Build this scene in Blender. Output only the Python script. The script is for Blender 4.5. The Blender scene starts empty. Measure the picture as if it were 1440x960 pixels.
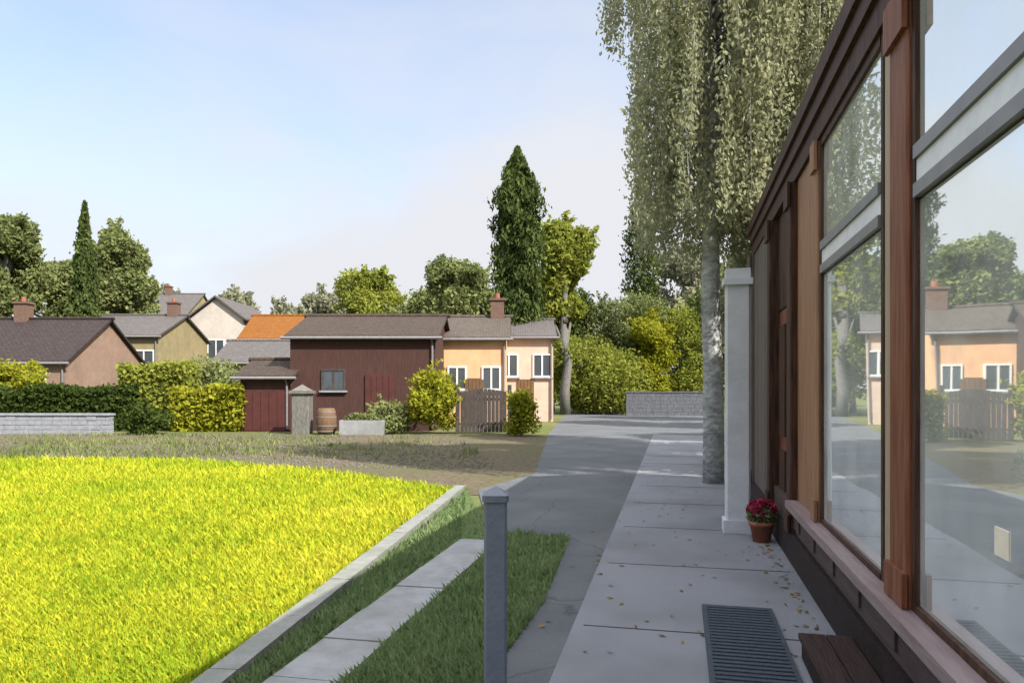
import bpy, math, random
import numpy as np
from mathutils import Vector
sc = bpy.context.scene
C = sc.collection
rad = math.radians
# ---------------------------------------------------------------- camera
TH = rad(12.73); F = 1040.0; EYE = 1.6; HY = 545.0      # y axis runs along the path
cam = bpy.data.objects.new('camera', bpy.data.cameras.new('camera')); C.objects.link(cam)
cam.location = (0, 0, EYE); cam.rotation_euler = (rad(90), 0, TH)
cam.data.lens = 36 * F / 1440; cam.data.sensor_width = 36
cam.data.shift_y = (HY - 480) / 1440; cam.data.clip_end = 5000; cam.data.clip_start = .05
sc.camera = cam
# ---------------------------------------------------------------- sky and sun
SUN_EL = rad(43); SUN_BACK = rad(30)                      # sun stands to the right and a little behind
sdir = Vector((math.cos(SUN_BACK) * math.cos(SUN_EL), -math.sin(SUN_BACK) * math.cos(SUN_EL), math.sin(SUN_EL)))
w = bpy.data.worlds.new('World'); sc.world = w; w.use_nodes = True
nt = w.node_tree; bg = nt.nodes['Background']
sky = nt.nodes.new('ShaderNodeTexSky'); sky.sky_type = 'NISHITA'; sky.sun_disc = False
sky.sun_elevation = SUN_EL; sky.sun_rotation = math.atan2(sdir.x, sdir.y)
sky.air_density = 1.0; sky.dust_density = 2.2; sky.ozone_density = 1.5
tc = nt.nodes.new('ShaderNodeTexCoord'); mp = nt.nodes.new('ShaderNodeMapping'); mp.inputs['Scale'].default_value = (1, 1, 3.0)
cn = nt.nodes.new('ShaderNodeTexNoise'); cn.inputs['Scale'].default_value = 2.1; cn.inputs['Detail'].default_value = 9; cn.inputs['Roughness'].default_value = .5; cn.inputs['Distortion'].default_value = .5
nt.links.new(tc.outputs['Generated'], mp.inputs['Vector']); nt.links.new(mp.outputs[0], cn.inputs['Vector'])
dv = nt.nodes.new('ShaderNodeVectorMath'); dv.operation = 'DOT_PRODUCT'; dv.inputs[1].default_value = (.45, .0, -2.0)   # thin haze: more to the right and low down
nt.links.new(tc.outputs['Generated'], dv.inputs[0])
hz = nt.nodes.new('ShaderNodeMath'); hz.operation = 'MULTIPLY_ADD'; hz.inputs[1].default_value = 1.5; hz.inputs[2].default_value = .74
nt.links.new(cn.outputs['Fac'], hz.inputs[0]); ha = nt.nodes.new('ShaderNodeMath'); ha.operation = 'ADD'; ha.use_clamp = True
nt.links.new(hz.outputs[0], ha.inputs[0]); nt.links.new(dv.outputs['Value'], ha.inputs[1])
cm = nt.nodes.new('ShaderNodeMixRGB'); cm.inputs[2].default_value = (2.58, 2.63, 2.78, 1)
nt.links.new(ha.outputs[0], cm.inputs[0]); nt.links.new(sky.outputs[0], cm.inputs[1])
sx = nt.nodes.new('ShaderNodeSeparateXYZ'); nt.links.new(tc.outputs['Generated'], sx.inputs[0])        # added bright sky overhead, out of view, to lift the shaded areas
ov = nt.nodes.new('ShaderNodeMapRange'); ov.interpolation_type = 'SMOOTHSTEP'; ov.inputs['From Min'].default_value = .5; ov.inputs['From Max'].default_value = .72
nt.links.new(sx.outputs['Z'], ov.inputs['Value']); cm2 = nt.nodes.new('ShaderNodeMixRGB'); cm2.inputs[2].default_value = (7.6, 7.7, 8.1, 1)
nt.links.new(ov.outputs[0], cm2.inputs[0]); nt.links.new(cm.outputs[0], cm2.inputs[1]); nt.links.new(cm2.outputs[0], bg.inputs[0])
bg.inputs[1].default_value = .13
L = bpy.data.lights.new('sun', 'SUN'); L.energy = 4.3; L.angle = rad(.5); L.color = (1, .94, .84)
so = bpy.data.objects.new('sun', L); C.objects.link(so); so.rotation_euler = (-sdir).to_track_quat('-Z', 'Y').to_euler()
sc.view_settings.view_transform = 'Standard'; sc.view_settings.look = 'None'
sc.view_settings.exposure = 1.3; sc.view_settings.gamma = 1
R = random.Random(7); N = np.random.default_rng(11)

# ---------------------------------------------------------------- helpers
def cw(h, d, z=0):                                        # sideways, forward of the lens axis -> world
    return Vector((h * math.cos(TH) - d * math.sin(TH), h * math.sin(TH) + d * math.cos(TH), z))
def G(px, py):                                            # ground point
    d = EYE * F / (py - HY); return cw((px - 720) / F * d, d)
def D(px, d, z=0): return cw((px - 720) / F * d, d, z)
def Z(py, d): return EYE + (HY - py) * d / F

def mat(name, col, rough=.8, spec=.3, col2=None, scale=4., bump=0., bscale=60., stretch=None, detail=6, c3=None, s3=.6, coat=0, f3=.5, rows=0, crack=0):
    m = bpy.data.materials.new(name); m.use_nodes = True; t = m.node_tree
    b = t.nodes['Principled BSDF']; b.inputs['Base Color'].default_value = (*col, 1)
    b.inputs['Roughness'].default_value = rough; b.inputs['Specular IOR Level'].default_value = spec
    b.inputs['Coat Weight'].default_value = coat
    g = t.nodes.new('ShaderNodeTexCoord'); v = t.nodes.new('ShaderNodeMapping'); v.inputs['Scale'].default_value = stretch or (1, 1, 1)
    t.links.new(g.outputs['Object'], v.inputs['Vector'])
    if col2:
        n = t.nodes.new('ShaderNodeTexNoise'); n.inputs['Scale'].default_value = scale; n.inputs['Detail'].default_value = detail; n.inputs['Roughness'].default_value = .65
        t.links.new(v.outputs[0], n.inputs['Vector'])
        r = t.nodes.new('ShaderNodeValToRGB'); r.color_ramp.elements[0].position = .33; r.color_ramp.elements[1].position = .68
        r.color_ramp.elements[0].color = (*col, 1); r.color_ramp.elements[1].color = (*col2, 1)
        t.links.new(n.outputs['Fac'], r.inputs[0]); out = r.outputs[0]
        if c3:
            n3 = t.nodes.new('ShaderNodeTexNoise'); n3.inputs['Scale'].default_value = s3; n3.inputs['Detail'].default_value = 4
            t.links.new(v.outputs[0], n3.inputs['Vector'])
            r3 = t.nodes.new('ShaderNodeValToRGB'); r3.color_ramp.elements[0].position = .42; r3.color_ramp.elements[1].position = .66
            r3.color_ramp.elements[1].color = (f3, f3, f3, 1)
            t.links.new(n3.outputs['Fac'], r3.inputs[0])
            mx = t.nodes.new('ShaderNodeMixRGB'); mx.inputs[2].default_value = (*c3, 1)
            t.links.new(r3.outputs[0], mx.inputs[0]); t.links.new(out, mx.inputs[1]); out = mx.outputs[0]
        if crack:
            vo = t.nodes.new('ShaderNodeTexVoronoi'); vo.feature = 'DISTANCE_TO_EDGE'; vo.inputs['Scale'].default_value = crack
            wp = t.nodes.new('ShaderNodeTexNoise'); wp.inputs['Scale'].default_value = 3; wp.inputs['Detail'].default_value = 6
            va = t.nodes.new('ShaderNodeMixRGB'); va.inputs[0].default_value = .18; t.links.new(v.outputs[0], wp.inputs['Vector']); t.links.new(v.outputs[0], va.inputs[1]); t.links.new(wp.outputs['Color'], va.inputs[2])
            t.links.new(va.outputs[0], vo.inputs['Vector']); rc = t.nodes.new('ShaderNodeValToRGB'); rc.color_ramp.elements[0].position = .0015; rc.color_ramp.elements[1].position = .006
            rc.color_ramp.elements[0].color = (.62, .62, .6, 1); t.links.new(vo.outputs['Distance'], rc.inputs[0])
            mc = t.nodes.new('ShaderNodeMixRGB'); mc.blend_type = 'MULTIPLY'; mc.inputs[0].default_value = 1; t.links.new(out, mc.inputs[1]); t.links.new(rc.outputs[0], mc.inputs[2]); out = mc.outputs[0]
        t.links.new(out, b.inputs['Base Color'])
    if rows:
        wv = t.nodes.new('ShaderNodeTexBrick'); wv.inputs['Scale'].default_value = rows; wv.inputs['Color1'].default_value = (1, 1, 1, 1); wv.inputs['Color2'].default_value = (.72, .72, .72, 1); wv.inputs['Mortar'].default_value = (.3, .3, .3, 1); wv.inputs['Mortar Size'].default_value = .03
        mv = t.nodes.new('ShaderNodeSeparateXYZ'); cv = t.nodes.new('ShaderNodeCombineXYZ'); t.links.new(g.outputs['Object'], mv.inputs[0]); t.links.new(mv.outputs['X'], cv.inputs['X']); t.links.new(mv.outputs['Y'], cv.inputs['Y'])
        t.links.new(cv.outputs[0], wv.inputs['Vector']); mr = t.nodes.new('ShaderNodeMixRGB'); mr.blend_type = 'MULTIPLY'; mr.inputs[0].default_value = .8
        t.links.new(out, mr.inputs[1]); t.links.new(wv.outputs['Color'], mr.inputs[2]); t.links.new(mr.outputs[0], b.inputs['Base Color'])
    if bump:
        n2 = t.nodes.new('ShaderNodeTexNoise'); n2.inputs['Scale'].default_value = bscale; n2.inputs['Detail'].default_value = 5
        t.links.new(v.outputs[0], n2.inputs['Vector'])
        bp = t.nodes.new('ShaderNodeBump'); bp.inputs['Strength'].default_value = bump; bp.inputs['Distance'].default_value = .02
        t.links.new(n2.outputs['Fac'], bp.inputs['Height']); t.links.new(bp.outputs[0], b.inputs['Normal'])
    return m
def leafmat(name, c1, c2, scale=1.2, trans=.4, c3=None):
    m = bpy.data.materials.new(name); m.use_nodes = True; t = m.node_tree; t.nodes.remove(t.nodes['Principled BSDF'])
    g = t.nodes.new('ShaderNodeNewGeometry')
    n = t.nodes.new('ShaderNodeTexNoise'); n.inputs['Scale'].default_value = scale; n.inputs['Detail'].default_value = 4
    t.links.new(g.outputs['Position'], n.inputs['Vector'])
    ad = t.nodes.new('ShaderNodeMath'); ad.operation = 'MULTIPLY_ADD'; ad.inputs[1].default_value = .45
    t.links.new(g.outputs['Random Per Island'], ad.inputs[0]); 
    sb = t.nodes.new('ShaderNodeMath'); sb.operation = 'SUBTRACT'; sb.inputs[1].default_value = .22
    t.links.new(n.outputs['Fac'], sb.inputs[0]); t.links.new(sb.outputs[0], ad.inputs[2])
    r = t.nodes.new('ShaderNodeValToRGB'); r.color_ramp.elements[0].position = .25; r.color_ramp.elements[1].position = .75
    r.color_ramp.elements[0].color = (*c1, 1); r.color_ramp.elements[1].color = (*c2, 1)
    if c3: e = r.color_ramp.elements.new(.93); e.color = (*c3, 1)
    t.links.new(ad.outputs[0], r.inputs[0])
    d = t.nodes.new('ShaderNodeBsdfDiffuse'); tr = t.nodes.new('ShaderNodeBsdfTranslucent'); mx = t.nodes.new('ShaderNodeMixShader'); mx.inputs[0].default_value = trans
    t.links.new(r.outputs[0], d.inputs[0]); t.links.new(r.outputs[0], tr.inputs[0])
    t.links.new(d.outputs[0], mx.inputs[1]); t.links.new(tr.outputs[0], mx.inputs[2])
    t.links.new(mx.outputs[0], t.nodes['Material Output'].inputs['Surface'])
    return m

class MB:
    def __init__(s): s.v = []; s.f = []
    def add(s, vs, fs):
        k = len(s.v); s.v += [tuple(x) for x in vs]; s.f += [tuple(i + k for i in f) for f in fs]; return s
    def box(s, x0, x1, y0, y1, z0, z1, bev=0):
        if bev:                                           # chamfered upright edges
            b = bev; pts = [(x0+b, y0), (x1-b, y0), (x1, y0+b), (x1, y1-b), (x1-b, y1), (x0+b, y1), (x0, y1-b), (x0, y0+b)]
            return s.prism(pts, z0, z1)
        vs = [(x, y, z) for z in (z0, z1) for (x, y) in ((x0, y0), (x1, y0), (x1, y1), (x0, y1))]
        return s.add(vs, [(3, 2, 1, 0), (4, 5, 6, 7), (0, 1, 5, 4), (1, 2, 6, 5), (2, 3, 7, 6), (3, 0, 4, 7)])
    def prism(s, pts, z0, z1):
        n = len(pts); vs = [(x, y, z0) for x, y in pts] + [(x, y, z1) for x, y in pts]
        return s.add(vs, [tuple(range(n - 1, -1, -1)), tuple(range(n, 2 * n))] + [(i, (i + 1) % n, n + (i + 1) % n, n + i) for i in range(n)])
    def tube(s, path, radii, n=10, cap=True):
        rings = []
        P = [Vector(p) for p in path]
        for i, p in enumerate(P):
            t = (P[min(i + 1, len(P) - 1)] - P[max(i - 1, 0)]).normalized()
            a = t.orthogonal().normalized() if abs(t.z) < .9 else Vector((1, 0, 0)).cross(t).normalized()
            b = t.cross(a)
            rings += [p + (a * math.cos(q) + b * math.sin(q)) * radii[i] for q in [2 * math.pi * k / n for k in range(n)]]
        fs = [(i * n + k, i * n + (k + 1) % n, (i + 1) * n + (k + 1) % n, (i + 1) * n + k) for i in range(len(P) - 1) for k in range(n)]
        if cap: fs += [tuple(range(n - 1, -1, -1)), tuple(range((len(P) - 1) * n, len(P) * n))]
        return s.add(rings, fs)
    def build(s, name, m, parent=None, smooth=False):
        me = bpy.data.meshes.new(name); me.from_pydata(s.v, [], s.f); me.materials.append(m)
        if smooth: me.polygons.foreach_set('use_smooth', [True] * len(me.polygons))
        me.update(); return link(name, me, parent)
def link(name, me, parent=None):
    o = bpy.data.objects.new(name, me); C.objects.link(o)
    if parent: o.parent = parent
    return o
def quads(name, V, m, parent=None):                       # V: (n,4,3) leaf faces in one mesh
    n = len(V); me = bpy.data.meshes.new(name)
    me.vertices.add(n * 4); me.vertices.foreach_set('co', V.reshape(-1).astype(np.float32))
    me.loops.add(n * 4); me.loops.foreach_set('vertex_index', np.arange(n * 4, dtype=np.int32))
    me.polygons.add(n); me.polygons.foreach_set('loop_start', np.arange(0, n * 4, 4, dtype=np.int32))
    me.polygons.foreach_set('loop_total', np.full(n, 4, dtype=np.int32))
    me.materials.append(m); me.update(calc_edges=True); me.validate(); return link(name, me, parent)
def thing(name, label, cat, loc=(0, 0, 0), rz=0, group=None):
    o = bpy.data.objects.new(name, None); C.objects.link(o); o.empty_display_size = .2
    o.location = loc; o.rotation_euler = (0, 0, rz); tag(o, label, cat, group); return o
def tag(o, label, cat, group=None):
    o['label'] = label; o['category'] = cat
    if group: o['group'] = group
    return o
def struct(o, kind='structure'): o['kind'] = kind; return o
def sheet(name, pts, z, m):
    me = bpy.data.meshes.new(name); me.from_pydata([(p[0], p[1], z) for p in pts], [], [tuple(range(len(pts)))])
    me.materials.append(m); me.update(); return struct(link(name, me))
def leaves(P, size, up=.3, aspect=.55, droop=False):      # leaf quads at points P
    n = len(P); a = N.normal(size=(n, 3)); 
    if droop: a = a * .55 + np.array([0, 0, -1.])
    a /= np.linalg.norm(a, axis=1)[:, None]
    b = N.normal(size=(n, 3)); b[:, 2] *= (1 - up); b = np.cross(a, b); b /= np.linalg.norm(b, axis=1)[:, None] + 1e-9
    s = size * N.uniform(.55, 1.25, size=(n, 1)); a = a * s; b = b * s * aspect
    return np.stack([P - a, P + b - a * .1, P + a, P - b - a * .1], 1)
def blob(n, c, r, shell=.55):                             # points in an ellipsoid, denser towards its skin
    d = N.normal(size=(n, 3)); d /= np.linalg.norm(d, axis=1)[:, None]
    q = N.uniform(shell ** 3, 1, size=(n, 1)) ** (1 / 3)
    return np.array(c) + d * q * np.array(r)

# ---------------------------------------------------------------- materials
M = dict(
 ground=mat('ground', (.06, .085, .025), .95, .1, (.11, .12, .04), 3, .4, 40, c3=(.16, .14, .08), s3=.25),
 lawn=mat('lawn_soil', (.17, .2, .015), .95, .05, (.3, .3, .03), 2.5, .5, 70, c3=(.12, .12, .03), s3=.6),
 tarmac=mat('tarmac', (.15, .156, .174), .75, .3, (.195, .202, .222), 140, .5, 220, c3=(.115, .12, .13), s3=.9, f3=.7),
 pebble=mat('pebble', (.07, .062, .05), .9, .2, (.15, .135, .11), 14),
 steptread=mat('tarred_timber', (.016, .008, .007), .7, .2, (.034, .018, .015), 5, .4, 18, (6, .5, 6)),
 apron=mat('old_asphalt', (.068, .074, .082), .85, .25, (.10, .107, .117), 90, .6, 180, c3=(.13, .135, .14), s3=.9, crack=.8),
 slategarden=mat('slate_blocks', (.07, .075, .09), .85, .2, (.11, .115, .13), 4, .5, 10),
 gravel=mat('gravel', (.06, .048, .032), .95, .1, (.145, .12, .082), 9, .9, 60, c3=(.085, .09, .04), s3=.45, f3=.8),
 verge=mat('verge_soil', (.06, .09, .03), .95, .05, (.09, .12, .05), 6, .5, 70),
 kerb=mat('kerb_stone', (.15, .155, .15), .85, .25, (.22, .22, .2), 9, .5, 60, c3=(.12, .14, .1), s3=2),
 concrete=mat('concrete', (.2, .205, .215), .85, .25, (.28, .28, .285), 7, .5, 80, c3=(.13, .14, .12), s3=1.5),
 darkwood=mat('dark_timber', (.026, .010, .006), .6, .2, (.05, .02, .010), 5, .3, 18, (6, 6, .5), c3=(.10, .055, .035), s3=5, f3=.35),
 redwood=mat('red_timber', (.10, .027, .010), .55, .3, (.18, .055, .022), 5, .3, 18, (6, 6, .5), c3=(.19, .12, .08), s3=5, f3=.25),
 brownwood=mat('brown_timber', (.19, .092, .042), .55, .35, (.29, .145, .072), 5, .25, 18, (6, 6, .5), c3=(.1, .05, .028), s3=4, f3=.5),
 greywood=mat('weathered_timber', (.075, .06, .05), .7, .3, (.12, .095, .08), 5, .3, 18, (6, 6, .5)),
 tanwood=mat('tan_timber', (.24, .18, .12), .55, .35, (.32, .25, .17), 5, .25, 18, (6, 6, .5)),
 sillwood=mat('sky_sheen_sill', (.15, .105, .105), .5, .4, (.22, .17, .17), 5, .25, 18, (6, .5, 6)), riser=mat('riser_paint', (.045, .028, .026), .6, .3, (.075, .05, .048), 5, .3, 18, (6, .5, 6)),  # sill: greyish pink of the reflected sky is put into its colour
 bar=mat('grey_metal_bar', (.13, .125, .135), .4, .5, (.18, .17, .18), 8),
 lightbar=mat('pale_metal_bar', (.5, .5, .55), .4, .5, (.6, .6, .64), 8),
 plinth=mat('dark_plinth', (.012, .007, .006), .7, .2, (.022, .014, .012), 6, .3, 30),
 inside=mat('interior', (.05, .05, .048), .9, .1, (.07, .07, .065), 2),
 slate=mat('slate', (.11, .105, .11), .7, .3, (.17, .16, .155), 14, .5, 40),
 pale=mat('pale_paint', (.42, .43, .45), .55, .4, (.5, .51, .53), 5, .2, 30, c3=(.3, .31, .3), s3=2),
 bollard=mat('slate_paint', (.10, .115, .145), .5, .4, (.13, .145, .175), 9, .2, 40),
 mat=mat('rubber', (.035, .046, .062), .85, .2, (.065, .078, .095), 60, .8, 160),
 white=mat('white_render', (.40, .36, .32), .9, .1, (.46, .42, .38), 4, .2, 40, c3=(.27, .25, .22), s3=.7, f3=.4),
 peach=mat('peach_render', (.56, .32, .18), .9, .1, (.64, .38, .22), 3, .2, 40, c3=(.36, .23, .14), s3=.9, f3=.4),
 cream=mat('cream_render', (.44, .34, .28), .9, .1, (.5, .4, .33), 3, .2, 40, c3=(.3, .25, .2), s3=.9, f3=.4),
 tan=mat('tan_render', (.2, .165, .09), .9, .1, (.25, .21, .12), 3, .2, 40, c3=(.13, .11, .07), s3=.9, f3=.4),
 pink=mat('pink_render', (.19, .13, .10), .9, .1, (.24, .165, .13), 3, .2, 40, c3=(.13, .095, .075), s3=.9, f3=.4),
 barnwall=mat('barn_boards', (.04, .02, .017), .85, .2, (.068, .033, .028), 4, .4, 14, (5, 5, .4)),
 barnroof=mat('barn_tiles', (.042, .03, .022), .85, .2, (.075, .056, .044), 9, .6, 22, rows=2.2),
 maroon=mat('maroon_paint', (.045, .010, .008), .6, .4, (.07, .017, .014), 5),
 orange=mat('orange_tiles', (.17, .06, .008), .85, .2, (.23, .088, .015), 9, .6, 22, rows=2.2),
 greyroof=mat('grey_tiles', (.085, .077, .075), .85, .2, (.13, .118, .115), 9, .6, 22, rows=2.2),
 brownroof=mat('brown_tiles', (.07, .056, .046), .85, .2, (.11, .09, .075), 9, .6, 22, rows=2.2),
 darkroof=mat('dark_tiles', (.028, .02, .02), .85, .2, (.05, .037, .036), 9, .6, 22, rows=2.2),
 stone=mat('grey_stone', (.17, .18, .205), .9, .2, (.25, .26, .285), 5, .6, 12),
 frame=mat('white_frame', (.6, .6, .58), .5, .4), glass=mat('far_glass', (.04, .05, .06), .08, .6, (.06, .07, .08), 3),
 brick=mat('brick', (.1, .06, .045), .9, .2, (.15, .095, .075), 12, .4, 30),
 bark=mat('bark', (.09, .085, .075), .9, .15, (.17, .165, .15), 7, .8, 18, (3, 3, .7)),
 birchbark=mat('birch_bark', (.17, .17, .165), .85, .2, (.48, .485, .48), 6, .8, 16, (1.2, 1.2, 2.2), c3=(.04, .045, .035), s3=1.3),
 paper=mat('paper', (.6, .53, .42), .8, .2, (.66, .6, .5), 9), terra=mat('terracotta', (.2, .07, .045), .85, .2, (.28, .11, .07), 8, .3, 40),
 oak=mat('oak', (.09, .05, .025), .7, .3, (.15, .085, .045), 6, .3, 20, (4, 4, .5)), gate=mat('dark_gate', (.04, .033, .03), .8, .2, (.065, .055, .05), 6, .3, 20),
)
# glazing: a bright coated pane that mostly mirrors the garden opposite
gm = bpy.data.materials.new('mirror_glazing'); gm.use_nodes = True; t = gm.node_tree; t.nodes.remove(t.nodes['Principled BSDF'])
gl = t.nodes.new('ShaderNodeBsdfGlossy'); gl.inputs['Roughness'].default_value = .015; gl.inputs['Color'].default_value = (.96, 1, 1, 1)
tp = t.nodes.new('ShaderNodeBsdfTransparent'); tp.inputs[0].default_value = (.7, .75, .74, 1)
mx = t.nodes.new('ShaderNodeMixShader'); mx.inputs[0].default_value = .92
wn = t.nodes.new('ShaderNodeTexNoise'); wn.inputs['Scale'].default_value = 1.1; wn.inputs['Detail'].default_value = 1
tco = t.nodes.new('ShaderNodeTexCoord'); t.links.new(tco.outputs['Object'], wn.inputs['Vector'])
bpn = t.nodes.new('ShaderNodeBump'); bpn.inputs['Strength'].default_value = .12; bpn.inputs['Distance'].default_value = .02
t.links.new(wn.outputs['Fac'], bpn.inputs['Height']); t.links.new(bpn.outputs[0], gl.inputs['Normal'])
t.links.new(tp.outputs[0], mx.inputs[1]); t.links.new(gl.outputs[0], mx.inputs[2]); ds = t.nodes.new('ShaderNodeBsdfDiffuse'); ds.inputs[0].default_value = (.75, .77, .76, 1); m2 = t.nodes.new('ShaderNodeMixShader')
dn = t.nodes.new('ShaderNodeTexNoise'); dn.inputs['Scale'].default_value = 2.2; dn.inputs['Detail'].default_value = 8; t.links.new(tco.outputs['Object'], dn.inputs['Vector'])
dm_ = t.nodes.new('ShaderNodeMath'); dm_.operation = 'MULTIPLY'; dm_.inputs[1].default_value = .46; t.links.new(dn.outputs['Fac'], dm_.inputs[0]); t.links.new(dm_.outputs[0], m2.inputs[0])
t.links.new(mx.outputs[0], m2.inputs[1]); t.links.new(ds.outputs[0], m2.inputs[2]); t.links.new(m2.outputs[0], t.nodes['Material Output'].inputs['Surface'])
LF = dict(
 lawn=leafmat('lawn_blade', (.20, .30, .018), (.50, .48, .035), .42, .42, (.56, .48, .10)),
 verge=leafmat('verge_blade', (.10, .15, .06), (.19, .25, .11), 1.5, .38, (.26, .25, .13)),
 birch=leafmat('birch_leaf', (.24, .25, .14), (.40, .40, .255), .9, .52),
 conifer=leafmat('conifer_needle', (.035, .055, .018), (.09, .115, .035), .8, .15),
 mid=leafmat('mid_leaf', (.10, .13, .045), (.22, .24, .095), .35, .35),
 bright=leafmat('bright_leaf', (.14, .17, .03), (.29, .31, .06), .5, .45),
 yellow=leafmat('yellow_leaf', (.15, .165, .014), (.33, .33, .035), .7, .45),
 dark=leafmat('dark_leaf', (.025, .04, .01), (.06, .085, .02), .6, .3),
 haze=leafmat('hazed_far_leaf', (.15, .16, .10), (.26, .26, .18), .2, .3),  # distance haze is mixed into this leaf colour
 buttercup=leafmat('buttercup', (.42, .4, .02), (.65, .55, .04), 3, .3, (.7, .65, .4)),
 fallen=leafmat('fallen_leaf', (.10, .06, .02), (.24, .17, .05), 30, .2),
 flower=leafmat('red_petal', (.2, .015, .04), (.3, .04, .07), 9, .3))

# ---------------------------------------------------------------- ground
sheet('ground', [(-1500, -300), (1500, -300), (1500, 2500), (-1500, 2500)], 0, M['ground'])
k0, k1 = G(320, 935), G(628, 697); kd = (k1 - k0).normalized()
ka, kb = k0 - kd * 5, k1 + kd * .6
l2 = G(450, 662); l3 = G(270, 648); l4 = G(0, 645)
kn_ = Vector((kd.y, -kd.x, 0))
lawn_pts = [ka, kb, l2, l3, l4, Vector((-34, 12, 0)), Vector((-34, -4, 0))]
sheet('lawn', lawn_pts, .012, M['lawn'])
sheet('gravel_lane', [kb - kd * .5, kb - kd * .5 + kn_ * .5, G(690, 748), D(760, 13.6), D(1000, 17), D(1000, 25), D(300, 25.5), D(-300, 25.5), Vector((-34, 12, 0)), l4, l3, l2], .008, M['gravel'])
pl = [G(692, 950), G(764, 850), G(802, 758)]
pd = (pl[1] - pl[0]).normalized()
pe = [G(778, 950), G(886, 690)]; ped = (pe[1] - pe[0]).normalized()
sheet('apron', [pl[0] - pd * 7, pl[0], pl[1], pl[2], G(690, 748), G(672, 690), D(752, 13.7), D(772, 26), D(795, 44), D(1010, 44), (1.9, 20), (1.02, 14), (1.02, -6)], .016, M['apron'])
sheet('path', [pe[0] - ped * 6, pe[1], pe[1] + ped * 14, (1.0, 25), (1.0, -6)], .022, M['tarmac'])
kn0 = Vector((kd.y, -kd.x, 0))
pj = MB()
for i in range(9): pj.box(-.62 - .12 * (i > 5), .93, 3.1 + i * 1.8, 3.112 + i * 1.8, .0225, .0245)
struct(pj.build('path_joints', M['plinth']))
def strip(name, p, q, wd, z0, z1, m, seg=None):
    d = (q - p).normalized(); n = Vector((d.y, -d.x, 0)); mb = MB(); ln = (q - p).length; k = max(1, int(ln / seg)) if seg else 1
    for i in range(k):
        a = p + d * (ln * i / k + (.006 if seg else 0)); b = p + d * (ln * (i + 1) / k - (.006 if seg else 0)); j = R.uniform(-.004, .004) if seg else 0
        pts = [a, b, b + n * wd, a + n * wd]; mb.prism([(x.x, x.y) for x in reversed(pts)], z0, z1 + j)
    return struct(mb.build(name, m))
strip('kerb', ka + kn0 * .03, kb + kn0 * .03, .16, -.05, .085, M['kerb'], .9)
s0, s1 = G(412, 935), G(596, 799); sd = (s1 - s0).normalized()
strip('paving_strip', s0 - sd * 4, s1 + sd * 1.2, .4, -.05, .03, M['concrete'], .6)
kn = Vector((kd.y, -kd.x, 0))
sheet('verge', [ka + kn * .195, kb + kn * .195, G(690, 748), pl[2], pl[1], pl[0], pl[0] - pd * 7], .02, M['verge'])

def inside(pts, X, Y):
    r = np.zeros(len(X), bool); n = len(pts)
    for i in range(n):
        x0, y0 = pts[i][0], pts[i][1]; x1, y1 = pts[(i + 1) % n][0], pts[(i + 1) % n][1]
        c = ((y0 > Y) != (y1 > Y)) & (X < (x1 - x0) * (Y - y0) / (y1 - y0 + 1e-12) + x0); r ^= c
    return r
def blades(name, pts, n, hmin, hmax, m, dmin, dmax, wd=.006):
    d = 1 / (1 / dmin + N.random(n) * (1 / dmax - 1 / dmin)); px = N.uniform(-60, 1100, n); h = (px - 720) / F * d
    X = h * math.cos(TH) - d * math.sin(TH); Y = h * math.sin(TH) + d * math.cos(TH)
    k = inside(pts, X, Y); X, Y, d = X[k], Y[k], d[k]; n = len(X)
    H = N.uniform(hmin, hmax, n) * (1 + .03 * d); a = N.uniform(0, 6.283, n); l = N.uniform(.1, .9, n) * H; w_ = wd * N.uniform(.6, 1.3, n) * (1 + d * .12)
    P = np.stack([X, Y, np.full(n, .01)], 1); ux = np.stack([np.cos(a), np.sin(a), 0 * a], 1); lx = np.stack([-np.sin(a), np.cos(a), 0 * a], 1)
    V = np.stack([P - ux * w_[:, None], P + ux * w_[:, None], P + ux * w_[:, None] * .5 + lx * (l * .5)[:, None] + np.stack([0 * a, 0 * a, H * .7], 1),
                  P + lx * l[:, None] + np.stack([0 * a, 0 * a, H], 1)], 1)
    o = quads(name, V, m); return struct(o, 'stuff')
blades('lawn_grass', lawn_pts, 300000, .02, .085, LF['lawn'], 3.4, 19)
vp = [ka + kn * .2, kb + kn * .2, G(690, 748), pl[2], pl[1], pl[0], pl[0] - pd * 7]
o_s = [(s0 - sd * 4), (s1 + sd * 1.2)]; sn = Vector((sd.y, -sd.x, 0))
blades('verge_grass', [ka + kn * .2, kb + kn * .2, o_s[1] - sn * .02, o_s[0] - sn * .02], 120000, .02, .07, LF['verge'], 3.4, 14)
blades('verge_grass', [o_s[0] + sn * .42, o_s[1] + sn * .42, G(690, 748), pl[2], pl[1], pl[0], pl[0] - pd * 7], 120000, .02, .07, LF['verge'], 3.4, 14)

blades('verge_grass', [kb - kd * 1.2 + kn * .2, kb + kn * .2, G(690, 748), o_s[1] + sn * .42, o_s[1] - sn * .05], 26000, .02, .07, LF['verge'], 3.4, 14)
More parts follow.
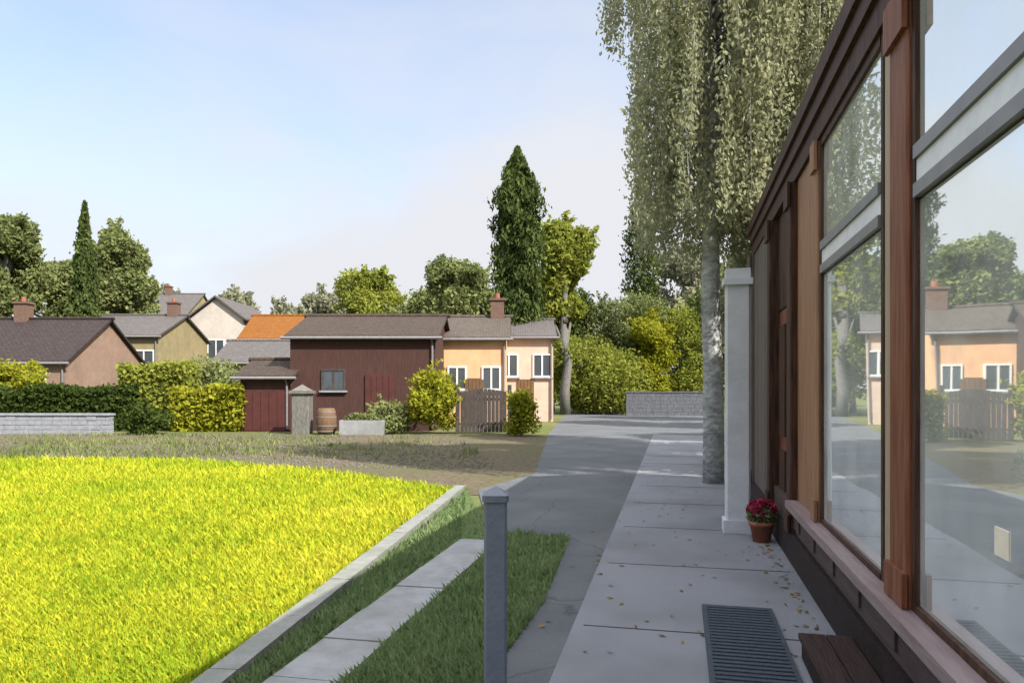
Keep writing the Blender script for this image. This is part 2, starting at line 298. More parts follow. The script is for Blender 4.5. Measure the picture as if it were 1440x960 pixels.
# ---------------------------------------------------------------- glazed timber building on the right
FX = 1.04
b = thing('timber_shopfront', 'dark red brown timber fronted building with tall mirror glazing beside the path', 'building', (FX, 5, 0))
B = Vector((FX, 5, 0))
def part(mb, name, m, parent=b):
    mb.v = [(x - B.x, y - B.y, z - B.z) for x, y, z in mb.v]; return mb.build(name, m, parent)
S1 = 10.9; S0 = -6
part(MB().box(FX + .25, 7, S0, S1 - .02, -.02, .015), 'floor', M['inside'])
part(MB().box(6.8, 7, S0, S1, .02, 3.6), 'rear_wall', M['inside'])
part(MB().box(FX + .1, 6.8, S1 - .2, S1, .02, 3.6), 'end_wall', M['greywood'])
part(MB().box(FX + .1, 6.8, S0, S0 + .2, .02, 3.6), 'end_wall', M['greywood'])
part(MB().box(FX + .1, 6.78, S0 + .22, S1 - .22, 3.5, 3.56), 'ceiling', M['inside'])
rf = MB().add([(FX - .04, S0, 3.86), (FX - .04, S1, 3.86), (4, S1, 5.6), (4, S0, 5.6), (7.2, S0, 3.86), (7.2, S1, 3.86)], [(0, 3, 2, 1), (3, 4, 5, 2), (0, 1, 5, 4), (1, 2, 5), (0, 4, 3)])
part(rf, 'roof', M['slate'])
part(MB().box(FX - .07, FX + .2, S0, S1 + .03, 3.6, 3.72).box(FX - .1, FX + .2, S0, S1 + .05, 3.723, 3.85).box(FX - .04, FX + .2, S0, S1, 3.44, 3.598), 'lintel', M['darkwood'])
part(MB().box(FX - .03, FX + .2, S0, 8.5, .302, .537), 'stall_riser', M['riser'])
part(MB().box(FX - .06, FX + .2, S0, S1, -.05, .299), 'plinth', M['plinth'])
part(MB().box(FX - .12, FX + .18, S0, 6.97, .54, .60), 'sill', M['sillwood'])
pn = MB()
for i in range(13):                                       # raised panels on the riser
    y = -2 + i * .72
    pn.box(FX - .045, FX - .02, y + .06, y + .64, .35, .505)
part(pn, 'riser_panel', M['riser'])
# boarded bay, door bay
bd = MB(); y = 8.78
while y < S1 - .1:
    bd.box(FX - .02 - R.uniform(0, .008), FX + .1, y, min(y + .137, S1 - .06), .301, 3.438); y += .142
part(bd, 'boarded_wall', M['greywood'])
dr = part(MB().box(FX + .03, FX + .09, 7.24, 8.52, .301, 2.42), 'door', M['redwood'])
dp = MB()
for z0, z1 in ((.38, .95), (1.1, 2.25)):
    for y0 in (7.38, 7.94): dp.box(FX + .005, FX + .03, y0, y0 + .42, z0, z1)
part(dp, 'door_panel', M['darkwood'], dr); dr.children[0].parent = dr
part(MB().tube([(FX - .03, 7.31, 1.2), (FX - .03, 7.31, 1.42)], [.014, .014], 8).box(FX - .03, FX + .03, 7.30, 7.32, 1.22, 1.24).box(FX - .03, FX + .03, 7.30, 7.32, 1.38, 1.4), 'door_handle', M['bar'], dr)
part(MB().box(FX + .02, FX + .1, 7.23, 8.53, 2.43, 3.438), 'boarded_wall', M['darkwood'])
part(MB().box(FX - .01, FX + .1, 6.02, 6.98, .602, 3.438), 'boarded_wall', M['brownwood'])
POSTS = [(8.65, .22, 'darkwood'), (7.1, .22, 'darkwood'), (5.94, .14, 'brownwood'), (4.03, .19, 'tanwood'), (3.785, .28, 'redwood'), (1.7, .2, 'redwood'), (-.4, .2, 'redwood'), (-2.5, .2, 'redwood'), (S1 - .1, .2, 'greywood')]
for y, wd, m in POSTS:
    z0 = .301 if y > 6.9 or m == 'darkwood' else .602
    pf = FX - (.075 if y > 6.9 else .012 if m == 'tanwood' else .04)
    mb = MB().box(pf, FX + .12, y - wd / 2, y + wd / 2, z0, 3.438, .012)
    if m != 'tanwood': mb.box(pf - .025, pf - .0005, y - wd / 2 - .015, y + wd / 2 + .015, 3.22, 3.437).box(pf - .022, pf - .0005, y - wd / 2 - .012, y + wd / 2 + .012, z0 + .003, z0 + .16)
    part(mb, 'post', M[m])
def glazing(y0, y1, fm):
    f = MB(); a = .05
    f.box(FX - .015, FX + .07, y0, y0 + a, .603, 3.436).box(FX - .02, FX + .07, y1 - a, y1, .603, 3.436)
    f.box(FX - .02, FX + .07, y0 + a, y1 - a, .603, .635).box(FX - .02, FX + .07, y0 + a, y1 - a, 3.38, 3.436)
    w_ = part(f, 'window', M[fm])
    part(MB().box(FX + .0, FX + .008, y0 + a, y1 - a, .636, 2.43), 'pane', gm, w_)
    part(MB().box(FX + .0, FX + .008, y0 + a, y1 - a, 2.68, 3.378), 'pane', gm, w_)
    part(MB().box(FX - .03, FX + .06, y0 + a + .002, y1 - a - .002, 2.44, 2.50), 'transom', M['bar'], w_)
    part(MB().box(FX - .03, FX + .06, y0 + a + .002, y1 - a - .002, 2.61, 2.67), 'transom', M['bar'], w_)
    part(MB().box(FX - .015, FX + .05, y0 + a + .002, y1 - a - .002, 2.502, 2.608), 'transom_board', M['lightbar'], w_)
for y0, y1 in ((4.13, 5.865), (1.805, 3.64), (-.295, 1.595), (-2.395, -.505)): glazing(y0, y1, 'darkwood')

# ---------------------------------------------------------------- near furniture
p0 = D(1037, 8.15)
pp = thing('pillar', 'tall slim pale grey painted pillar at the far end of the shopfront', 'pillar', p0)
MB().box(-.13, .13, -.11, .11, .16, 2.72, .02).build('shaft', M['pale'], pp)
MB().box(-.16, .16, -.14, .14, .0, .16, .01).build('base', M['pale'], pp)
MB().box(-.16, .16, -.14, .14, 2.72, 2.79, .01).box(-.13, .13, -.11, .11, 2.79, 2.9).build('cap', M['pale'], pp)
p0 = D(697, 3.55)
bo = thing('bollard', 'slate grey square post standing alone in the green verge', 'bollard', p0, TH)
MB().box(-.055, .055, -.055, .055, -.1, 1.06, .012).build('shaft', M['bollard'], bo)
MB().box(-.063, .063, -.063, .063, 1.06, 1.09, .012).add([(-.063, -.063, 1.09), (.063, -.063, 1.09), (.063, .063, 1.09), (-.063, .063, 1.09), (0, 0, 1.13)], [(0, 1, 4), (1, 2, 4), (2, 3, 4), (3, 0, 4)]).build('cap', M['bollard'], bo)
dm = thing('doormat', 'dark slate rubber doormat lying on the path in front of the shopfront', 'doormat', (.40, 4.75, .023))
MB().box(-.24, .24, -.75, .75, 0, .022).build('base', M['mat'], dm)
rb = MB()
for i in range(24): rb.box(-.21, .21, -.72 + i * .06, -.685 + i * .06, .0225, .032)
rb.build('ribs', M['mat'], dm)
ts = thing('timber_step', 'low dark brown timber step along the near base of the shopfront', 'step', (.70, 2.8, 0))
MB().box(0, .02, -1.8, 1.8, 0, .128).box(.021, .27, 1.78, 1.8, 0, .128).box(.021, .27, -1.8, -1.78, 0, .128).build('riser', M['plinth'], ts)
MB().box(-.015, .13, -1.82, 1.82, .13, .16).build('tread', M['steptread'], ts); MB().box(.137, .27, -1.82, 1.82, .13, .16).build('tread', M['steptread'], ts)
q = D(1071, 7.6)
fp = thing('flower_pot', 'small terracotta pot of dark red flowers beside the pale pillar', 'plant pot', q)
MB().tube([(0, 0, .016), (0, 0, .19), (0, 0, .191), (0, 0, .23), (0, 0, .231), (0, 0, .2)], [.085, .115, .13, .13, .11, .1], 20).build('pot', M['terra'], fp, True)
quads('foliage', leaves(blob(260, (0, 0, .3), (.15, .15, .11)), .04), LF['verge'], fp)
quads('flowers', leaves(blob(240, (0, 0, .35), (.15, .15, .1), .8), .032, aspect=.9), LF['flower'], fp)
tag(MB().box(FX - .0035, FX - .0005, 2.68, 2.79, 1.04, 1.135).build('paper_notice', M['paper']), 'small blank beige paper notice stuck low on the glazing', 'notice')

# ---------------------------------------------------------------- trees
def limb(mb, a, b_, r0, r1, wob=.12, k=6):
    a, b_ = Vector(a), Vector(b_); ln = (b_ - a).length; pts = []
    for i in range(k + 1):
        f = i / k; p = a.lerp(b_, f) + Vector((R.uniform(-1, 1), R.uniform(-1, 1), R.uniform(-.5, .5))) * wob * ln * .2 * math.sin(math.pi * f)
        pts.append(p)
    mb.tube(pts, [r0 + (r1 - r0) * i / k for i in range(k + 1)], 9); return pts
def broadleaf(name, label, px, d, top, half, low, m, n=7000, leaf=.2, cat='tree', group=None, seed=None, trunk=True, squash=1.0, offs=12):
    base = D(px, d); zt = Z(top, d); zl = Z(low, d); rw = half * d / F
    t_ = thing(name, label, cat, base, 0, group)
    cs = []; zc = (zt + zl) / 2; hz = (zt - zl) / 2
    offs = max(offs, int(11 * hz / rw))
    for i in range(offs):
        a = R.uniform(0, 6.283); q_ = R.uniform(.25, .72); zz = R.uniform(-.75, .68); wz = math.sqrt(max(.15, 1 - zz * zz))
        cs.append(((math.cos(a) * rw * q_ * wz, math.sin(a) * rw * q_ * wz * squash, zc + zz * hz), R.uniform(.3, .5) * (1 if trunk else 1.25) * min(rw, hz * 1.2)))
    cs.append(((R.uniform(-.1, .1) * rw, 0, zt - .28 * hz), .3 * min(rw, hz)))
    tot = sum(c[1] ** 2 for c in cs); P = []
    for c, r in cs: P.append(blob(int(n * r * r / tot), c, (r, r, r * R.uniform(.7, 1)), .45))
    P = np.concatenate(P); P += N.normal(size=P.shape) * leaf * .8
    sh = []
    for _ in range(int(18 + 26 * R.random())):            # stray shoots break the outline
        c, r = cs[R.randrange(len(cs))]; dv_ = Vector((R.gauss(0, 1), R.gauss(0, 1), R.gauss(.7, .8))).normalized(); kk = max(6, int(n * .0035))
        tt = N.uniform(.7, R.uniform(1.2, 1.75), (kk, 1)); sh.append(np.array(c) + np.array(dv_) * r * tt + N.normal(size=(kk, 3)) * leaf * .7)
    P = np.concatenate([P] + sh); P = P[P[:, 2] > .05]
    if trunk:
        mb = MB(); r0 = max(.08, .028 * zt); limb(mb, (0, 0, -.1), (0, 0, zc + hz * .3), r0, r0 * .35, .1)
        for c, r in cs[:8]:
            z0 = max(zl * .7, c[2] - hz * .8); limb(mb, (0, 0, min(z0, zc)), c, r0 * .45, r0 * .1, .25)
        mb.build('trunk', M['bark'], t_, True)
    quads('crown' if trunk else 'foliage', leaves(P, leaf), m, t_)
    return t_
def conifer(label, px, d, top, half, m, n=9000, leaf=.2, full=1.5):
    base = D(px, d); zt = Z(top, d); rw = half * d / F; t_ = thing('conifer_tree', label, 'tree', base)
    MB().tube([(0, 0, -.1), (0, 0, zt * .5), (0, 0, zt * .97)], [.02 * zt, .013 * zt, .01], 9).build('trunk', M['bark'], t_, True)
    f = N.random(n) ** .75; a = N.uniform(0, 6.283, n); tier = (f * 24) % 1
    lob = 1 + .26 * np.sin(a * 3 + f * 17 + np.sin(f * 41) * 1.5) + .2 * np.sin(a * 7 - f * 33) * np.sin(f * 61 + a)
    lob *= 1 + .12 * N.normal(size=n) * (N.random(n) < .12)
    prof = np.minimum(1, (1.0 - f) * full + .02) ** .8
    r = rw * prof * lob * (.55 + .45 * tier[::-1]) * np.sqrt(N.uniform(.25, 1, n))
    z = zt * (.06 + .94 * f) - r * .25
    P = np.stack([r * np.cos(a), r * np.sin(a), np.maximum(z, .1)], 1)
    quads('crown', leaves(P, leaf, droop=True, aspect=.4), m, t_); return t_

# drooping grey-barked tree over the path
bt = D(1003, 12.3); wt = thing('birch_tree', 'tall grey barked tree with drooping olive foliage hanging over the path', 'tree', bt)
tr = MB(); tp_ = limb(tr, (0, 0, -.1), (-.05, .1, 10.6), .18, .09, .04, 10)
limb(tr, (0, 0, 6.2), (-1.3, .1, 6.5), .07, .04, .15); limb(tr, (0, 0, 5.5), (1.6, .4, 6.6), .07, .03, .2)
P = []; twigs = MB()
for i in range(880):
    a = R.uniform(0, 6.283); q = math.sqrt(R.random()); lx, ly = math.cos(a) * q, math.sin(a) * q
    x = lx * 2.45 + .6; yy = ly * 2.0
    zt = R.uniform(4.8, 11.6 - q * 1.2); zb = max(zt - R.uniform(1.0, 2.9), 3.7 + .6 * R.random())
    if x < -1.3:
        if x < -1.85 or zt < 8.2 or R.random() < .4: continue
        zb = max(zb, 7.2 + .5 * R.random())
    if yy < .1 and abs(x - yy * bt.x / bt.y) < .1: continue
    k = int((zt - zb) * 100) + 1
    z = np.linspace(zt, zb, k); sw = np.linspace(0, 1, k) ** 2 * R.uniform(-.12, .12)
    P.append(np.stack([x + sw, yy + sw * .5 + 0 * z, z], 1) + N.normal(size=(k, 3)) * .075)
    if i % 4 == 0: limb(twigs, (-.02, .05, zt - .9), (x, yy, zt), .03, .008, .35, 5)
    if i % 2 == 0: limb(twigs, (x, yy, zt), (x + sw[-1], yy + sw[-1] * .5, zb), .006, .003, .06, 4)
tr.v += []; k = len(tr.v); tr.v += twigs.v; tr.f += [tuple(i + k for i in f) for f in twigs.f]
tr.build('trunk', M['birchbark'], wt, True)
quads('crown', leaves(np.concatenate(P), .043, droop=True, aspect=.5), LF['birch'], wt)

# trees standing behind the glazed building
broadleaf('leafy_tree', 'dense low olive green tree hidden behind the shopfront to shade the path', 1180, 13.5, 300, 150, 560, LF['birch'], 14000, .09, offs=22)  # kept below the roof line, out of view, to shade the path
broadleaf('leafy_tree', 'olive tree close behind the drooping grey barked tree', 1095, 15, 40, 95, 560, LF['birch'], 22000, .09, offs=18)
def at(X, Y): return 720 + F * (X * math.cos(TH) + Y * math.sin(TH)) / (Y * math.cos(TH) - X * math.sin(TH)), Y * math.cos(TH) - X * math.sin(TH)
for X, Y, hgt, r_, lab in ((4.6, 17.5, 13, 2.3, 'tall olive tree past the far corner of the shopfront roof'), (5.2, 22, 6.5, 2.2, 'hidden olive tree added behind the shopfront to shade the path'), (5.8, 29, 12, 2.6, 'hidden green tree added past the shopfront to shade the far paving'), (6.2, 35, 12, 2.6, 'furthest hidden green tree added to shade the far paving')):  # last three are out of view, added to shade path and paving
    px, d = at(X, Y); broadleaf('leafy_tree', lab, px, d, HY - (hgt - EYE) * F / d, r_ * F / d, HY - .2 * F / d, LF['birch'], 22000, .1, offs=22)
# centre conifer and its neighbours
conifer('tall narrow dark conifer rising above the roofs at the centre', 728, 38, 208, 36, LF['conifer'], 26000, .15, 5.5)
conifer('short dark conifer just left of the drooping grey barked tree', 903, 52, 240, 27, LF['conifer'], 10000, .16, 3.5)
conifer('thin dark conifer among the leafy trees at far left', 119, 46, 284, 26, LF['conifer'], 12000, 0.158)
broadleaf('leafy_tree', 'pale yellow green tree touching the right side of the tall conifer', 795, 44, 305, 48, 470, LF['bright'], 18000, 0.144)
broadleaf('leafy_tree', 'round green tree left of the tall conifer behind the peach house', 650, 52, 366, 60, 470, LF['mid'], 18000, 0.158)
broadleaf('leafy_tree', 'bright spring green tree rising behind the brown barn roof', 528, 62, 378, 60, 480, LF['bright'], 18000, 0.18)
broadleaf('leafy_tree', 'tall mid green tree at the left edge of the photo', 8, 48, 296, 62, 470, LF['mid'], 22000, 0.158)
broadleaf('leafy_tree', 'broad green tree right of the thin conifer at far left', 165, 50, 312, 56, 470, LF['mid'], 20000, 0.158)
broadleaf('leafy_tree', 'low pale green tree between the far left trees', 80, 56, 366, 75, 470, LF['mid'], 28000, 0.173)
broadleaf('leafy_tree', 'dark low tree behind the cream cottage beside the conifer', 775, 50, 385, 70, 500, LF['dark'], 16000, 0.158)
broadleaf('leafy_tree', 'haze tinted grey green tree far behind the white house', 345, 150, 416, 110, 490, LF['haze'], 20000, 0.45)
broadleaf('leafy_tree', 'haze tinted green tree far behind the barn', 445, 140, 414, 90, 490, LF['haze'], 20000, 0.42)
broadleaf('leafy_tree', 'small green tree between the barn and the bright tree', 600, 60, 408, 60, 480, LF['mid'], 14000, .18)

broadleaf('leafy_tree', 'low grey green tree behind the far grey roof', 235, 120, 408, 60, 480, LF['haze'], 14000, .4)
# ---------------------------------------------------------------- houses
def house(name, label, px0, px1, d, ridge, eave, wm, rm, deep=6, gable=False, fm='frame', windows=(), door=None, chimney=None, rz=0, cat='house', wallmats=None):
    c = D((px0 + px1) / 2, d); wd = (px1 - px0) * d / F; ze, zr = Z(eave, d), Z(ridge, d); h = wd / 2
    t_ = thing(name, label, cat, c, TH + rz)
    wl = MB().box(-h, h, 0, deep, -.1, ze)
    if gable:
        wl.add([(-h, 0, ze), (h, 0, ze), (0, 0, zr - .05), (-h, deep, ze), (h, deep, ze), (0, deep, zr - .05)], [(0, 1, 2), (5, 4, 3)])
        e = .25; r_ = MB()
        for s in (-1, 1):
            r_.add([(s * (h + e), -e, ze - e * .5), (s * (h + e), deep + e, ze - e * .5), (0, deep + e, zr), (0, -e, zr),
                    (s * (h + e), -e, ze - e * .5 + .12), (s * (h + e), deep + e, ze - e * .5 + .12), (0, deep + e, zr + .12), (0, -e, zr + .12)],
                   [(0, 1, 2, 3), (4, 5, 6, 7), (0, 1, 5, 4), (1, 2, 6, 5), (3, 0, 4, 7)])
    else:
        wl.add([(-h, 0, ze), (-h, deep, ze), (-h, deep / 2, zr - .05), (h, 0, ze), (h, deep, ze), (h, deep / 2, zr - .05)], [(0, 2, 1), (3, 4, 5)])
        e = .18; r_ = MB(); sl = (zr - ze) / (deep / 2)
        for s in (0, 1):
            ya = -e if s == 0 else deep + e; za = ze - e * sl
            r_.add([(-h - e, ya, za), (h + e, ya, za), (h + e, deep / 2, zr), (-h - e, deep / 2, zr), (-h - e, ya, za + .12), (h + e, ya, za + .12), (h + e, deep / 2, zr + .12), (-h - e, deep / 2, zr + .12)],
                   [(0, 1, 2, 3), (4, 5, 6, 7), (0, 1, 5, 4), (1, 2, 6, 5), (3, 0, 4, 7)])
    wl.build('wall', M[wm], t_); ro = r_.build('roof', M[rm], t_)
    if not gable: MB().tube([(-h - .3, deep / 2, zr + .13), (h + .3, deep / 2, zr + .13)], [.09, .09], 8).build('ridge', M[rm], ro)
    if not gable:
        MB().tube([(-h - .28, -e - .06, za + .02), (h + .28, -e - .06, za + .02)], [.055, .055], 8).build('gutter', M['bar'], ro)
        MB().tube([(h - .1, -e - .06, za), (h - .1, -.07, za - .25), (h - .1, -.07, .1)], [.04, .04, .04], 8).build('downpipe', M['bar'], t_)
    for (fx, z0, w_, hh) in windows:
        x = -h + fx * wd; f = MB(); k = .07
        f.box(x - w_/2, x + w_/2, -.06, -.003, z0, z0 + k).box(x - w_/2, x + w_/2, -.06, -.003, z0 + hh - k, z0 + hh)
        f.box(x - w_/2, x - w_/2 + k, -.06, -.003, z0 + k, z0 + hh - k).box(x + w_/2 - k, x + w_/2, -.06, -.003, z0 + k, z0 + hh - k).box(x - k/2, x + k/2, -.05, -.003, z0 + k, z0 + hh - k)
        wf = f.build('window', M[fm], t_)
        MB().box(x - w_/2 + k, x - k/2, -.03, -.004, z0 + k, z0 + hh - k).box(x + k/2, x + w_/2 - k, -.03, -.004, z0 + k, z0 + hh - k).build('pane', M['glass'], wf)
        MB().box(x - w_/2 - .06, x + w_/2 + .06, -.12, -.003, z0 - .07, z0 - .002).build('sill', M['stone'], wf)
    if door:
        fx, w_, hh, dmn = door; x = -h + fx * wd
        do = MB().box(x - w_/2, x + w_/2, -.05, -.003, 0, hh).build('door', M[dmn], t_)
        db = MB()
        for i in range(5): db.box(x - w_/2 + i * w_/5 + .01, x - w_/2 + (i + 1) * w_/5 - .01, -.065, -.051, .05, hh - .05)
        db.build('door_boards', M[dmn], do)
    if chimney is not None:
        for fx in (chimney if isinstance(chimney, tuple) else (chimney,)):
            x = -h + fx * wd; ch = MB().box(x - .3, x + .3, deep / 2 - .3, deep / 2 + .3, zr - .6, zr + .85).box(x - .36, x + .36, deep / 2 - .36, deep / 2 + .36, zr + .851, zr + .95).build('chimney', M['brick'], ro)
            MB().tube([(x, deep / 2, zr + .95), (x, deep / 2, zr + 1.2)], [.12, .1], 10).build('chimney_pot', M['terra'], ch)
    return t_
barn = house('barn', 'long dark maroon boarded barn with a grey brown tiled roof', 408, 612, 27.5, 438, 474, 'barnwall', 'barnroof', 6,
      windows=((.3, 1.5, .9, .8),), door=(.62, 1.1, 2.1, 'maroon'), cat='barn', fm='gate')
house('lean_to_shed', 'low shed with maroon double doors beside the left end of the barn', 338, 408, 27, 508, 530, 'barnwall', 'barnroof', 3.5, door=(.5, 1.5, 1.5, 'maroon'), cat='shed')
house('peach_house', 'peach rendered house with a grey brown roof right of the barn', 616, 712, 31, 440, 476, 'peach', 'brownroof', 6, windows=((.28, 1.5, .8, 1.0), (.78, 1.5, .8, 1.0)), door=(.53, .8, 2.0, 'oak'), chimney=.85)
house('cream_cottage', 'cream cottage with a pale grey roof behind the dark gate', 700, 778, 35, 445, 474, 'cream', 'greyroof', 6, windows=((.2, 2.1, .9, 1.1), (.8, 2.1, .9, 1.1)), door=(.5, .8, 2.0, 'oak'), chimney=.2)
house('white_house', 'tall white gabled house far off above the hedge', 266, 342, 52, 418, 448, 'white', 'greyroof', 7, gable=True, windows=((.5, 3.6, 1.2, 1.4),))
house('orange_roofed_house', 'house under a bright orange tiled roof beside the white gable', 338, 412, 50, 440, 476, 'cream', 'orange', 6, windows=((.3, 2.4, 1.1, 1.2), (.7, 2.4, 1.1, 1.2)))
house('grey_roofed_outbuilding', 'low outbuilding with a pale grey roof below the orange roof', 302, 408, 41, 478, 509, 'tan', 'greyroof', 5, windows=((.5, 1.2, 1, .9),), cat='outbuilding')
house('tan_house', 'long tan rendered house with a grey roof behind the hedge', 60, 222, 43, 438, 472, 'tan', 'greyroof', 7, windows=((.15, 2.6, 1.2, 1.2), (.4, 2.6, 1.2, 1.2), (.65, 2.6, 1.2, 1.2), (.88, 2.6, 1.2, 1.2)), chimney=(.1, .9))
house('pink_cottage', 'pinkish cottage with a dark maroon tiled roof at the left edge', -200, 92, 33, 442, 508, 'pink', 'darkroof', 7, windows=((.63, 1.1, 1.1, 1.1), (.85, 1.1, 1.1, 1.1)), chimney=.55)
house('far_house', 'far house with a broad grey roof showing above the tan house', 190, 262, 75, 408, 442, 'tan', 'greyroof', 8, chimney=.3)

# ---------------------------------------------------------------- hedges, walls, garden plants
def hedge(name, label, px0, px1, d, top, m, deep=1.0, n=14000, leaf=.1, cat='hedge', z0=0):
    c = D((px0 + px1) / 2, d); wd = (px1 - px0) * d / F; zt = Z(top, d)
    P = np.stack([N.uniform(-wd/2, wd/2, n), N.uniform(0, deep, n), z0 + (zt - z0) * N.random(n) ** .7], 1)
    P[:, 2] += .09 * np.sin(P[:, 0] * 2.3) + .05 * np.sin(P[:, 0] * 5.1 + 1); P += N.normal(size=P.shape) * leaf * .5; P[:, 2] = np.maximum(P[:, 2], .05)
    Q = leaves(P, leaf); h = wd / 2 - .15
    core = MB().box(-h, h, .2, deep - .2, 0, zt - .25)
    cq = np.array([[core.v[i] for i in f] for f in core.f], float)
    o = quads(name, np.concatenate([Q, cq]), m); o.location = c; o.rotation_euler = (0, 0, TH); return tag(o, label, cat)
wl = MB(); c = D(60, 25.6); n_ = 0
lw = thing('stone_wall', 'low pale bluish grey stone wall in front of the left hedge', 'wall', c, TH)
for r_ in range(4):
    x = -6.5
    while x < 2.3:
        l_ = R.uniform(.3, .6); wl.box(x, min(x + l_ - .012, 2.3), R.uniform(-.02, .0), .3, r_ * .16, r_ * .16 + .15); x += l_
wl.build('stonework', M['stone'], lw); MB().box(-6.55, 2.34, -.05, .35, .641, .71).build('coping', M['stone'], lw)
hedge('hedge', 'dark green clipped hedge behind the low stone wall', -120, 185, 27, 545, LF['dark'], 1.2, 16000)
hedge('hedge', 'taller bright green hedge in front of the tan house', 165, 262, 27.5, 512, LF['bright'], 1.2, 12000)
hedge('hedge', 'low yellow green hedge beside the lean to shed', 238, 342, 26.8, 545, LF['yellow'], 1.1, 11000)
broadleaf('garden_shrub', 'dark rounded shrub at the right end of the stone wall', 205, 25.4, 572, 36, 614, LF['dark'], 2600, .07, 'shrub', trunk=False)
broadleaf('garden_shrub', 'yellow green shrub at the left edge above the hedge', 20, 30, 512, 48, 560, LF['yellow'], 4000, .09, 'shrub', trunk=False)
broadleaf('garden_shrub', 'olive shrub under the tan wall left of the shed', 300, 33, 508, 46, 580, LF['mid'], 4500, .1, 'shrub', trunk=False)
broadleaf('garden_shrub', 'green and yellow shrub at the right corner of the barn', 606, 25.8, 520, 42, 600, LF['yellow'], 5000, .08, 'shrub', trunk=False)
broadleaf('garden_shrub', 'small yellow green shrub right of the dark gate', 735, 24.5, 552, 25, 614, LF['yellow'], 2600, .07, 'shrub', trunk=False)
broadleaf('garden_shrub', 'brown green low shrub against the middle of the barn', 545, 25.8, 566, 32, 610, LF['mid'], 2600, .07, 'shrub', trunk=False)
for lab, px, d, top, hf, m in (
    ('bushy yellow green shrub below the pale cottage', 806, 46, 468, 50, 'bright'),
    ('tall olive bush left of the short conifer', 848, 50, 412, 48, 'mid'),
    ('rounded olive bush in front of the short conifer', 905, 48, 402, 44, 'mid'),
    ('deep green bush beside the drooping tree trunk', 966, 47, 425, 44, 'bright'),
    ('low lime bush where the path bends away', 858, 45, 492, 52, 'bright'),
    ('dense green bush closing the far end of the path', 1005, 49, 440, 60, 'mid'),
    ('small yellow green bush between the taller ones beyond the path', 918, 45.5, 425, 34, 'yellow')):
    broadleaf('garden_shrub', lab, px, d, top, hf, HY + EYE * F / d - 3, LF[m], 16000, .1, 'shrub', trunk=False, offs=26)
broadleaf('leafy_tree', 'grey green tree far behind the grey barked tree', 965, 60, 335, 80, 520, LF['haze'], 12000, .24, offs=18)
broadleaf('leafy_tree', 'olive green tree beyond the bend of the path', 1050, 48, 345, 80, 520, LF['mid'], 12000, .2, offs=18)
g = thing('garden_gate', 'dark wooden double gate between the peach house and the shrub', 'gate', D(680, 25.6), TH)
gb = MB()
for i in range(12): gb.box(-.8 + i * .134, -.8 + i * .134 + .122, 0, .03, .06, 1.45 + .12 * math.sin(math.pi * (i + .5) / 12))
gb.build('boards', M['gate'], g); MB().box(-.8, .8, .031, .08, .3, .4).box(-.8, .8, .031, .08, 1.15, 1.25).build('rail', M['gate'], g)
for s in (-1, 1): MB().box(s * .9 - .07, s * .9 + .07, -.04, .1, -.1, 1.7, .01).build('gate_post', M['gate'], g)
br = thing('barrel', 'brown wooden barrel standing in front of the barn', 'barrel', D(459, 25.4))
MB().tube([(0, 0, z) for z in (0, .15, .3, .45, .6, .75, .9)], [.27, .32, .345, .355, .345, .32, .27], 20).build('staves', M['oak'], br, True)
for z, r_ in ((.12, .318), (.3, .352), (.6, .352), (.78, .318)): MB().tube([(0, 0, z - .02), (0, 0, z + .02)], [r_, r_], 20).build('hoop', M['bar'], br)
sp = thing('stone_pier', 'square grey stone pier in front of the left end of the barn', 'pier', D(425, 25.6), TH)
MB().box(-.3, .3, -.3, .3, -.1, 1.4, .03).build('shaft', M['bark'], sp); MB().box(-.37, .37, -.37, .37, 1.4, 1.5).add([(-.3, -.3, 1.5), (.3, -.3, 1.5), (.3, .3, 1.5), (-.3, .3, 1.5), (0, 0, 1.72)], [(0, 1, 4), (1, 2, 4), (2, 3, 4), (3, 0, 4)]).build('cap', M['bark'], sp)
tr_ = thing('stone_trough', 'long low grey stone trough in front of the barn', 'trough', D(510, 25.2), TH)
MB().box(-.75, .75, -.22, -.14, 0, .5).box(-.75, .75, .14, .22, 0, .5).box(-.75, -.67, -.139, .139, 0, .5).box(.67, .75, -.139, .139, 0, .5).box(-.669, .669, -.139, .139, 0, .2).build('basin', M['concrete'], tr_)
quads('planting', leaves(blob(900, (0, 0, .55), (.68, .16, .2)), .06), LF['mid'], tr_)

n = 330; Y = N.uniform(3.6, 13, n); wl_ = N.random(n); X = np.where(wl_ < .6, np.where(Y < 4.7, .66, .9) - np.abs(N.normal(size=n)) * .07, N.uniform(-1.0, .9, n))
Pl = np.stack([X, Y, np.full(n, .03)], 1); th = N.uniform(0, 6.283, n); u = np.stack([np.cos(th), np.sin(th), N.uniform(-.2, .2, n)], 1) * N.uniform(.015, .035, (n, 1)); v_ = np.stack([-np.sin(th), np.cos(th), N.uniform(-.3, .3, n)], 1) * N.uniform(.008, .018, (n, 1))
struct(quads('fallen_leaves', np.stack([Pl - u, Pl + v_, Pl + u, Pl - v_], 1), LF['fallen']), 'stuff')

gw = thing('garden_wall', 'slate grey block wall across the far end of the path', 'wall', D(945, 42), TH); bk = MB()
for r_ in range(6):
    x = -2.6
    while x < 2.4:
        l_ = R.uniform(.32, .5); bk.box(x, min(x + l_ - .012, 2.5), R.uniform(-.015, 0), .22, r_ * .22, r_ * .22 + .21); x += l_
bk.build('blocks', M['slategarden'], gw); MB().box(-2.65, 2.55, -.05, .27, 1.321, 1.39).build('coping', M['slategarden'], gw)
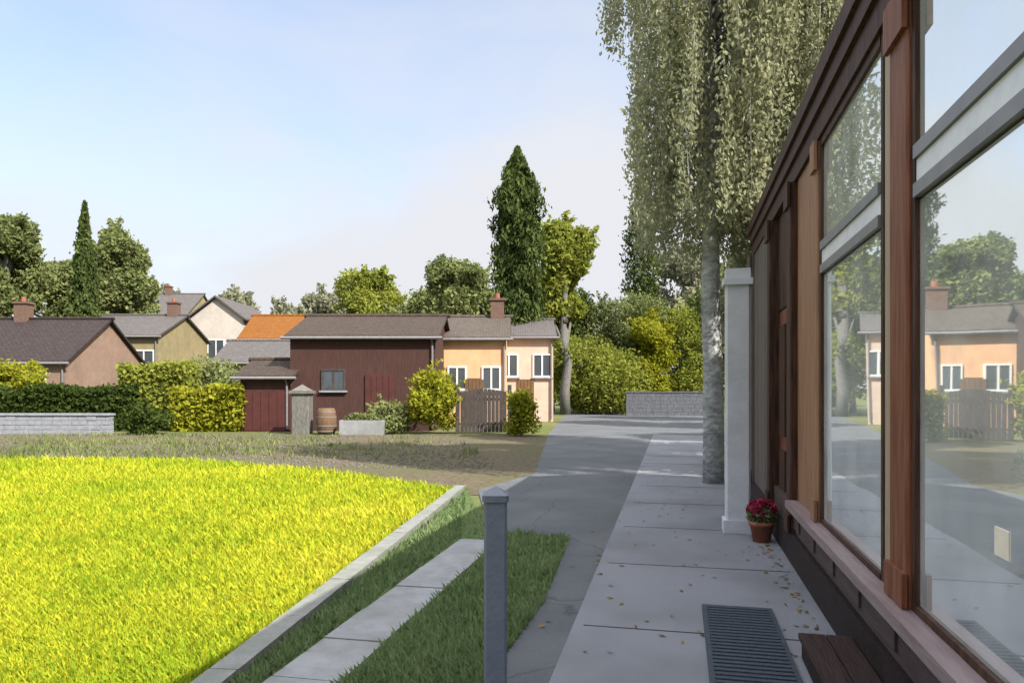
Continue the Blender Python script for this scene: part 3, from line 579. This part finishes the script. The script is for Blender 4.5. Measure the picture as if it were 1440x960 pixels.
# tufts in the lane
lane = [kb, l2, l3, l4, Vector((-34, 12, 0)), D(-300, 25), D(300, 25), D(640, 25), D(700, 15)]
n = 5200; cl = [(N.uniform(0, 700), 1 / N.uniform(1 / 25., 1 / 16.5)) for _ in range(150)]; q_ = []
for px, d in cl:
    if px > 330 and R.random() < .6: continue
    c = D(px, d); k = int(N.integers(15, 60)); a = N.normal(size=(k, 2)) * N.uniform(.1, .45); q_.append(np.stack([c.x + a[:, 0] * 2.2, c.y + a[:, 1], np.full(k, .01)], 1))
q_ = np.concatenate(q_); q_ = q_[inside(lane, q_[:, 0], q_[:, 1])]; k = len(q_); th = N.uniform(0, 6.283, (k, 1)); u = np.concatenate([np.cos(th), np.sin(th), 0 * th], 1) * .02; H = N.uniform(.04, .14, (k, 1)); t_ = np.concatenate([N.normal(size=(k, 2)) * .04, H], 1)
struct(quads('lane_tufts', np.stack([q_ - u, q_ + u, q_ + t_ + u * .3, q_ + t_ - u * .3], 1), LF['mid']), 'stuff')
# buttercups and seed heads through the lawn
n = 2600; d = 1 / (1 / 3.5 + N.random(n) * (1 / 17 - 1 / 3.5)); px = N.uniform(-40, 720, n); h_ = (px - 720) / F * d
X = h_ * math.cos(TH) - d * math.sin(TH); Y = h_ * math.sin(TH) + d * math.cos(TH); k = inside(lawn_pts, X, Y); X, Y = X[k], Y[k]; n = len(X)
hh = N.uniform(.05, .11, n); b0 = np.stack([X, Y, np.full(n, .01)], 1); b1 = b0 + np.stack([N.normal(size=n) * .015, N.normal(size=n) * .015, hh], 1); ux = np.array([.0018, 0, 0])
r_ = N.uniform(.008, .015, (n, 1)); e1 = np.array([1., 0, .25]) * r_; e2 = np.array([0, 1., -.2]) * r_
struct(quads('lawn_flowers', np.concatenate([np.stack([b0 - ux, b0 + ux, b1 + ux, b1 - ux], 1), np.stack([b1 - e1, b1 - e2, b1 + e1, b1 + e2], 1)]), LF['buttercup']), 'stuff')

n = 4200; d = 1 / N.uniform(1 / 25., 1 / 14.5, n); px = N.uniform(-40, 760, n); h_ = (px - 720) / F * d
X = h_ * math.cos(TH) - d * math.sin(TH); Y = h_ * math.sin(TH) + d * math.cos(TH); k = inside(lane, X, Y); X, Y = X[k], Y[k]; n = len(X)
c0 = np.stack([X, Y, np.full(n, .012)], 1); r_ = N.uniform(.012, .045, (n, 1)); V = []
for q in range(4):
    a0, a1 = q * math.pi / 2 + .3, (q + 1) * math.pi / 2 + .3
    e0 = c0 + r_ * np.array([math.cos(a0), math.sin(a0), 0]); e1 = c0 + r_ * np.array([math.cos(a1), math.sin(a1), 0]); tp0 = c0 + r_ * np.array([math.cos(a1) * .5, math.sin(a1) * .5, .6]); tp1 = c0 + r_ * np.array([math.cos(a0) * .5, math.sin(a0) * .5, .6])
    V.append(np.stack([e0, e1, tp0, tp1], 1))
V.append(np.stack([c0 + r_ * np.array([math.cos(q * math.pi / 2 + .3) * .5, math.sin(q * math.pi / 2 + .3) * .5, .6]) for q in range(4)], 1))
struct(quads('lane_pebbles', np.concatenate(V), M['pebble']), 'stuff')
